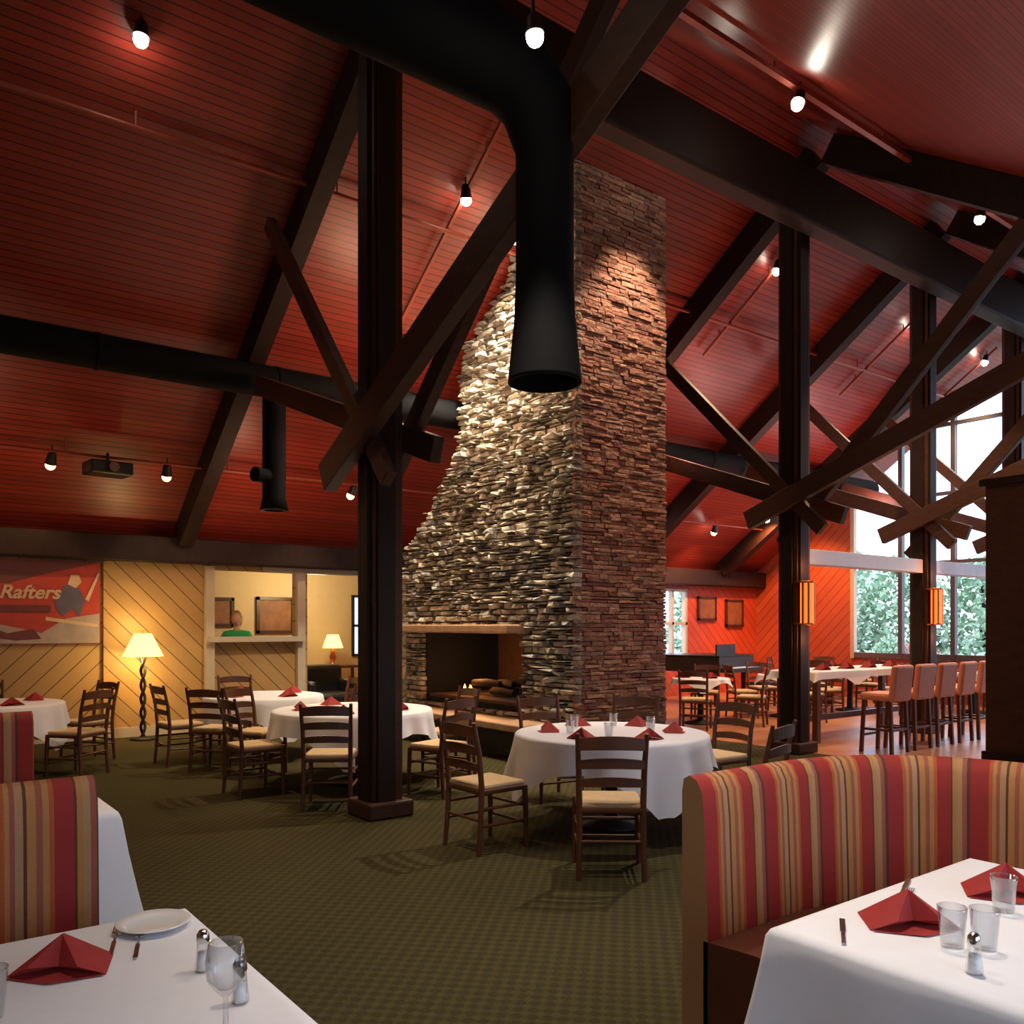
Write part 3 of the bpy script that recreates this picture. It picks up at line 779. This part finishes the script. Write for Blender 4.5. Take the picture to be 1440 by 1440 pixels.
# ------------------------------------------------------------------ person behind the pass-through
def skinned(name,chain,mat,parent,sub=2):
    me=bpy.data.meshes.new(name); me.from_pydata([c[0] for c in chain],[(c[2],i) for i,c in enumerate(chain) if c[2] is not None],[])
    me.materials.append(mat); o=bpy.data.objects.new(name,me); scene.collection.objects.link(o); o.parent=parent
    md=o.modifiers.new('s','SKIN'); sd=me.skin_vertices[0].data if me.skin_vertices else None
    if sd is None:
        bm=bmesh.new(); bm.from_mesh(me); bm.verts.layers.skin.verify(); bm.to_mesh(me); bm.free(); sd=me.skin_vertices[0].data
    for i,c in enumerate(chain):
        r=c[1]; r=r if isinstance(r,tuple) else (r,r); sd[i].radius=r; sd[i].use_root=(i==0)
    o.modifiers.new('d','SUBSURF').levels=sub; o.modifiers['d'].render_levels=sub
    md.use_smooth_shade=True
    return o
P=empty('person',(4.84,13.66,0.03),-.5)
skinned('shirt',[((0,.0,1.0),(.15,.11),None),((0,0,1.15),(.14,.10),0),((0,-.02,1.32),(.17,.11),1),((0,-.02,1.45),(.13,.085),2),((0,-.02,1.51),.062,3),
  ((.17,-.02,1.43),.068,3),((.24,-.04,1.30),.055,5),((.27,-.08,1.17),.048,6),((.2,-.2,1.2),.042,7),
  ((-.17,-.02,1.43),.068,3),((-.24,-.04,1.30),.055,9),((-.27,-.08,1.17),.048,10),((-.2,-.2,1.2),.042,11)],m_green,P)
skinned('trousers',[((0,0,.98),(.15,.11),None),((.09,0,.88),.095,0),((.1,0,.5),.065,1),((.1,.02,.08),.045,2),((-.09,0,.88),.095,0),((-.1,0,.5),.065,4),((-.1,.02,.08),.045,5)],m_jeans,P)
for sx in(-1,1):
    b=MB(); b.box((sx*.1,-.04,.03),(.09,.26,.12),m_black,bev=.03); b.obj('shoe_%d'%(1 if sx>0 else 2),parent=P)
    skinned('forearm_%d'%(1 if sx>0 else 2),[((sx*.2,-.2,1.2),.034,None),((sx*.13,-.33,1.32),.026,0),((sx*.12,-.38,1.36),(.036,.018),1)],m_skin,P)
    for k in range(4):
        x=sx*.12+(k-1.5)*.019; L=(.055,.065,.06,.045)[k]
        skinned('finger_%d_%d'%(1 if sx>0 else 2,k),[((x,-.39,1.37),.0095,None),((x,-.39-L*.5,1.385),.0085,0),((x,-.39-L*.9,1.37),.0075,1)],m_skin,P,1)
    x=sx*.12-sx*.035
    skinned('thumb_%d'%(1 if sx>0 else 2),[((x,-.36,1.355),.011,None),((x-sx*.02,-.39,1.365),.0095,0),((x-sx*.02,-.42,1.36),.008,1)],m_skin,P,1)
b=MB(); b.tube([(0,-.02,1.48),(0,-.03,1.6)],[.058,.052],m_skin,14); b.sphere((0,-.04,1.68),.1,m_skin,14,(.78,.95,1.18))
b.sphere((0,-.065,1.61),.06,m_skin,10,(.85,.9,.8)); b.lathe([(.016,0),(.011,.03),(0,.05)],(0,-.14,1.64),m_skin,8); 
for sx in(-1,1): b.sphere((sx*.078,-.035,1.67),.024,m_skin,8,(.4,.7,1.2)); b.sphere((sx*.03,-.125,1.685),.012,m_china,8); b.sphere((sx*.03,-.134,1.685),.006,m_black,6)
b.sphere((0,-.128,1.605),.02,m_nap,8,(1,.4,.35)); b.obj('head',parent=P)
b=MB(); b.sphere((0,-.015,1.705),.105,m_hair,14,(.85,.98,1.1)); b.sphere((0,.02,1.64),.08,m_hair,10,(1,.8,1.2)); b.obj('hair',parent=P)

b=MB(); b.box((0,0,.3),(.9,.8,.25),m_black,bev=.06); b.box((0,.35,.6),(.9,.2,.6),m_black,bev=.07)
for sx in(-1,1): b.box((sx*.42,0,.42),(.16,.8,.45),m_black,bev=.06)
for sx in(-1,1):
    for sy in(-1,1): b.tube([(sx*.36,sy*.32,0),(sx*.36,sy*.32,.2)],.025,m_chair)
b.obj('armchair',(6.55,14.0,0),0)

# ------------------------------------------------------------------ exterior
b=MB(); b.box((45,8,-.3),(52,80,.2),m_ground); b.box((8,25,-.3),(60,18,.2),m_ground); b.box((8,-16,-.3),(60,28,.2),m_ground); b.obj('ground_outdoor')
def tree(x,y,h,r,mat):
    e=empty('tree' if h>2 else 'shrub',(x,y,-.2)); b=MB()
    if h>2: b.tube([(0,0,0),(.1,0,h*.5),(0,0,h*.8)],[.18,.13,.05],m_log,8); b.obj('trunk',parent=e)
    b=MB(); n=1100
    for k in range(n):
        a=U(0,6.3); zz=U(0,1); z=h*(.12+.88*zz); q=r*math.sqrt(R())*math.sqrt(max(.03,1-zz**1.6))*(1+.2*math.sin(3*a+x))
        s=U(.035,.09)*r
        c=Vector((q*math.cos(a),q*math.sin(a),z)); 
        d1=Vector((U(-1,1),U(-1,1),U(-1,1))).normalized(); d2=d1.orthogonal().normalized(); d3=d1.cross(d2)
        b.add([c+d2*s,c-d2*s*.6+d3*s,c-d2*s*.6-d3*s,c+d1*s*.7],[(0,1,2),(0,1,3),(1,2,3),(2,0,3)],mat)
    b.obj('leaves',parent=e)
for k in range(13): tree(U(34,42),1+k*2.3,U(4.2,5.8),U(2.2,3.0),m_leaf)
for k in range(8): tree(U(24,26),5+k*1.3,U(1.0,1.5),U(.8,1.1),m_leafr if k%3==0 else m_leaf)

w=bpy.data.worlds.new('World'); scene.world=w; w.use_nodes=True
bg=w.node_tree.nodes['Background']; bg.inputs[0].default_value=(.64,.78,1,1); bg.inputs[1].default_value=4.5

# ------------------------------------------------------------------ camera
cam=bpy.data.cameras.new('camera'); co=bpy.data.objects.new('camera',cam); scene.collection.objects.link(co)
co.location=(0,0,1.6); co.rotation_euler=(math.pi/2,0,math.radians(-37.37))
cam.sensor_width=36; cam.lens=30; cam.shift_y=.111; cam.clip_start=.05
scene.camera=co
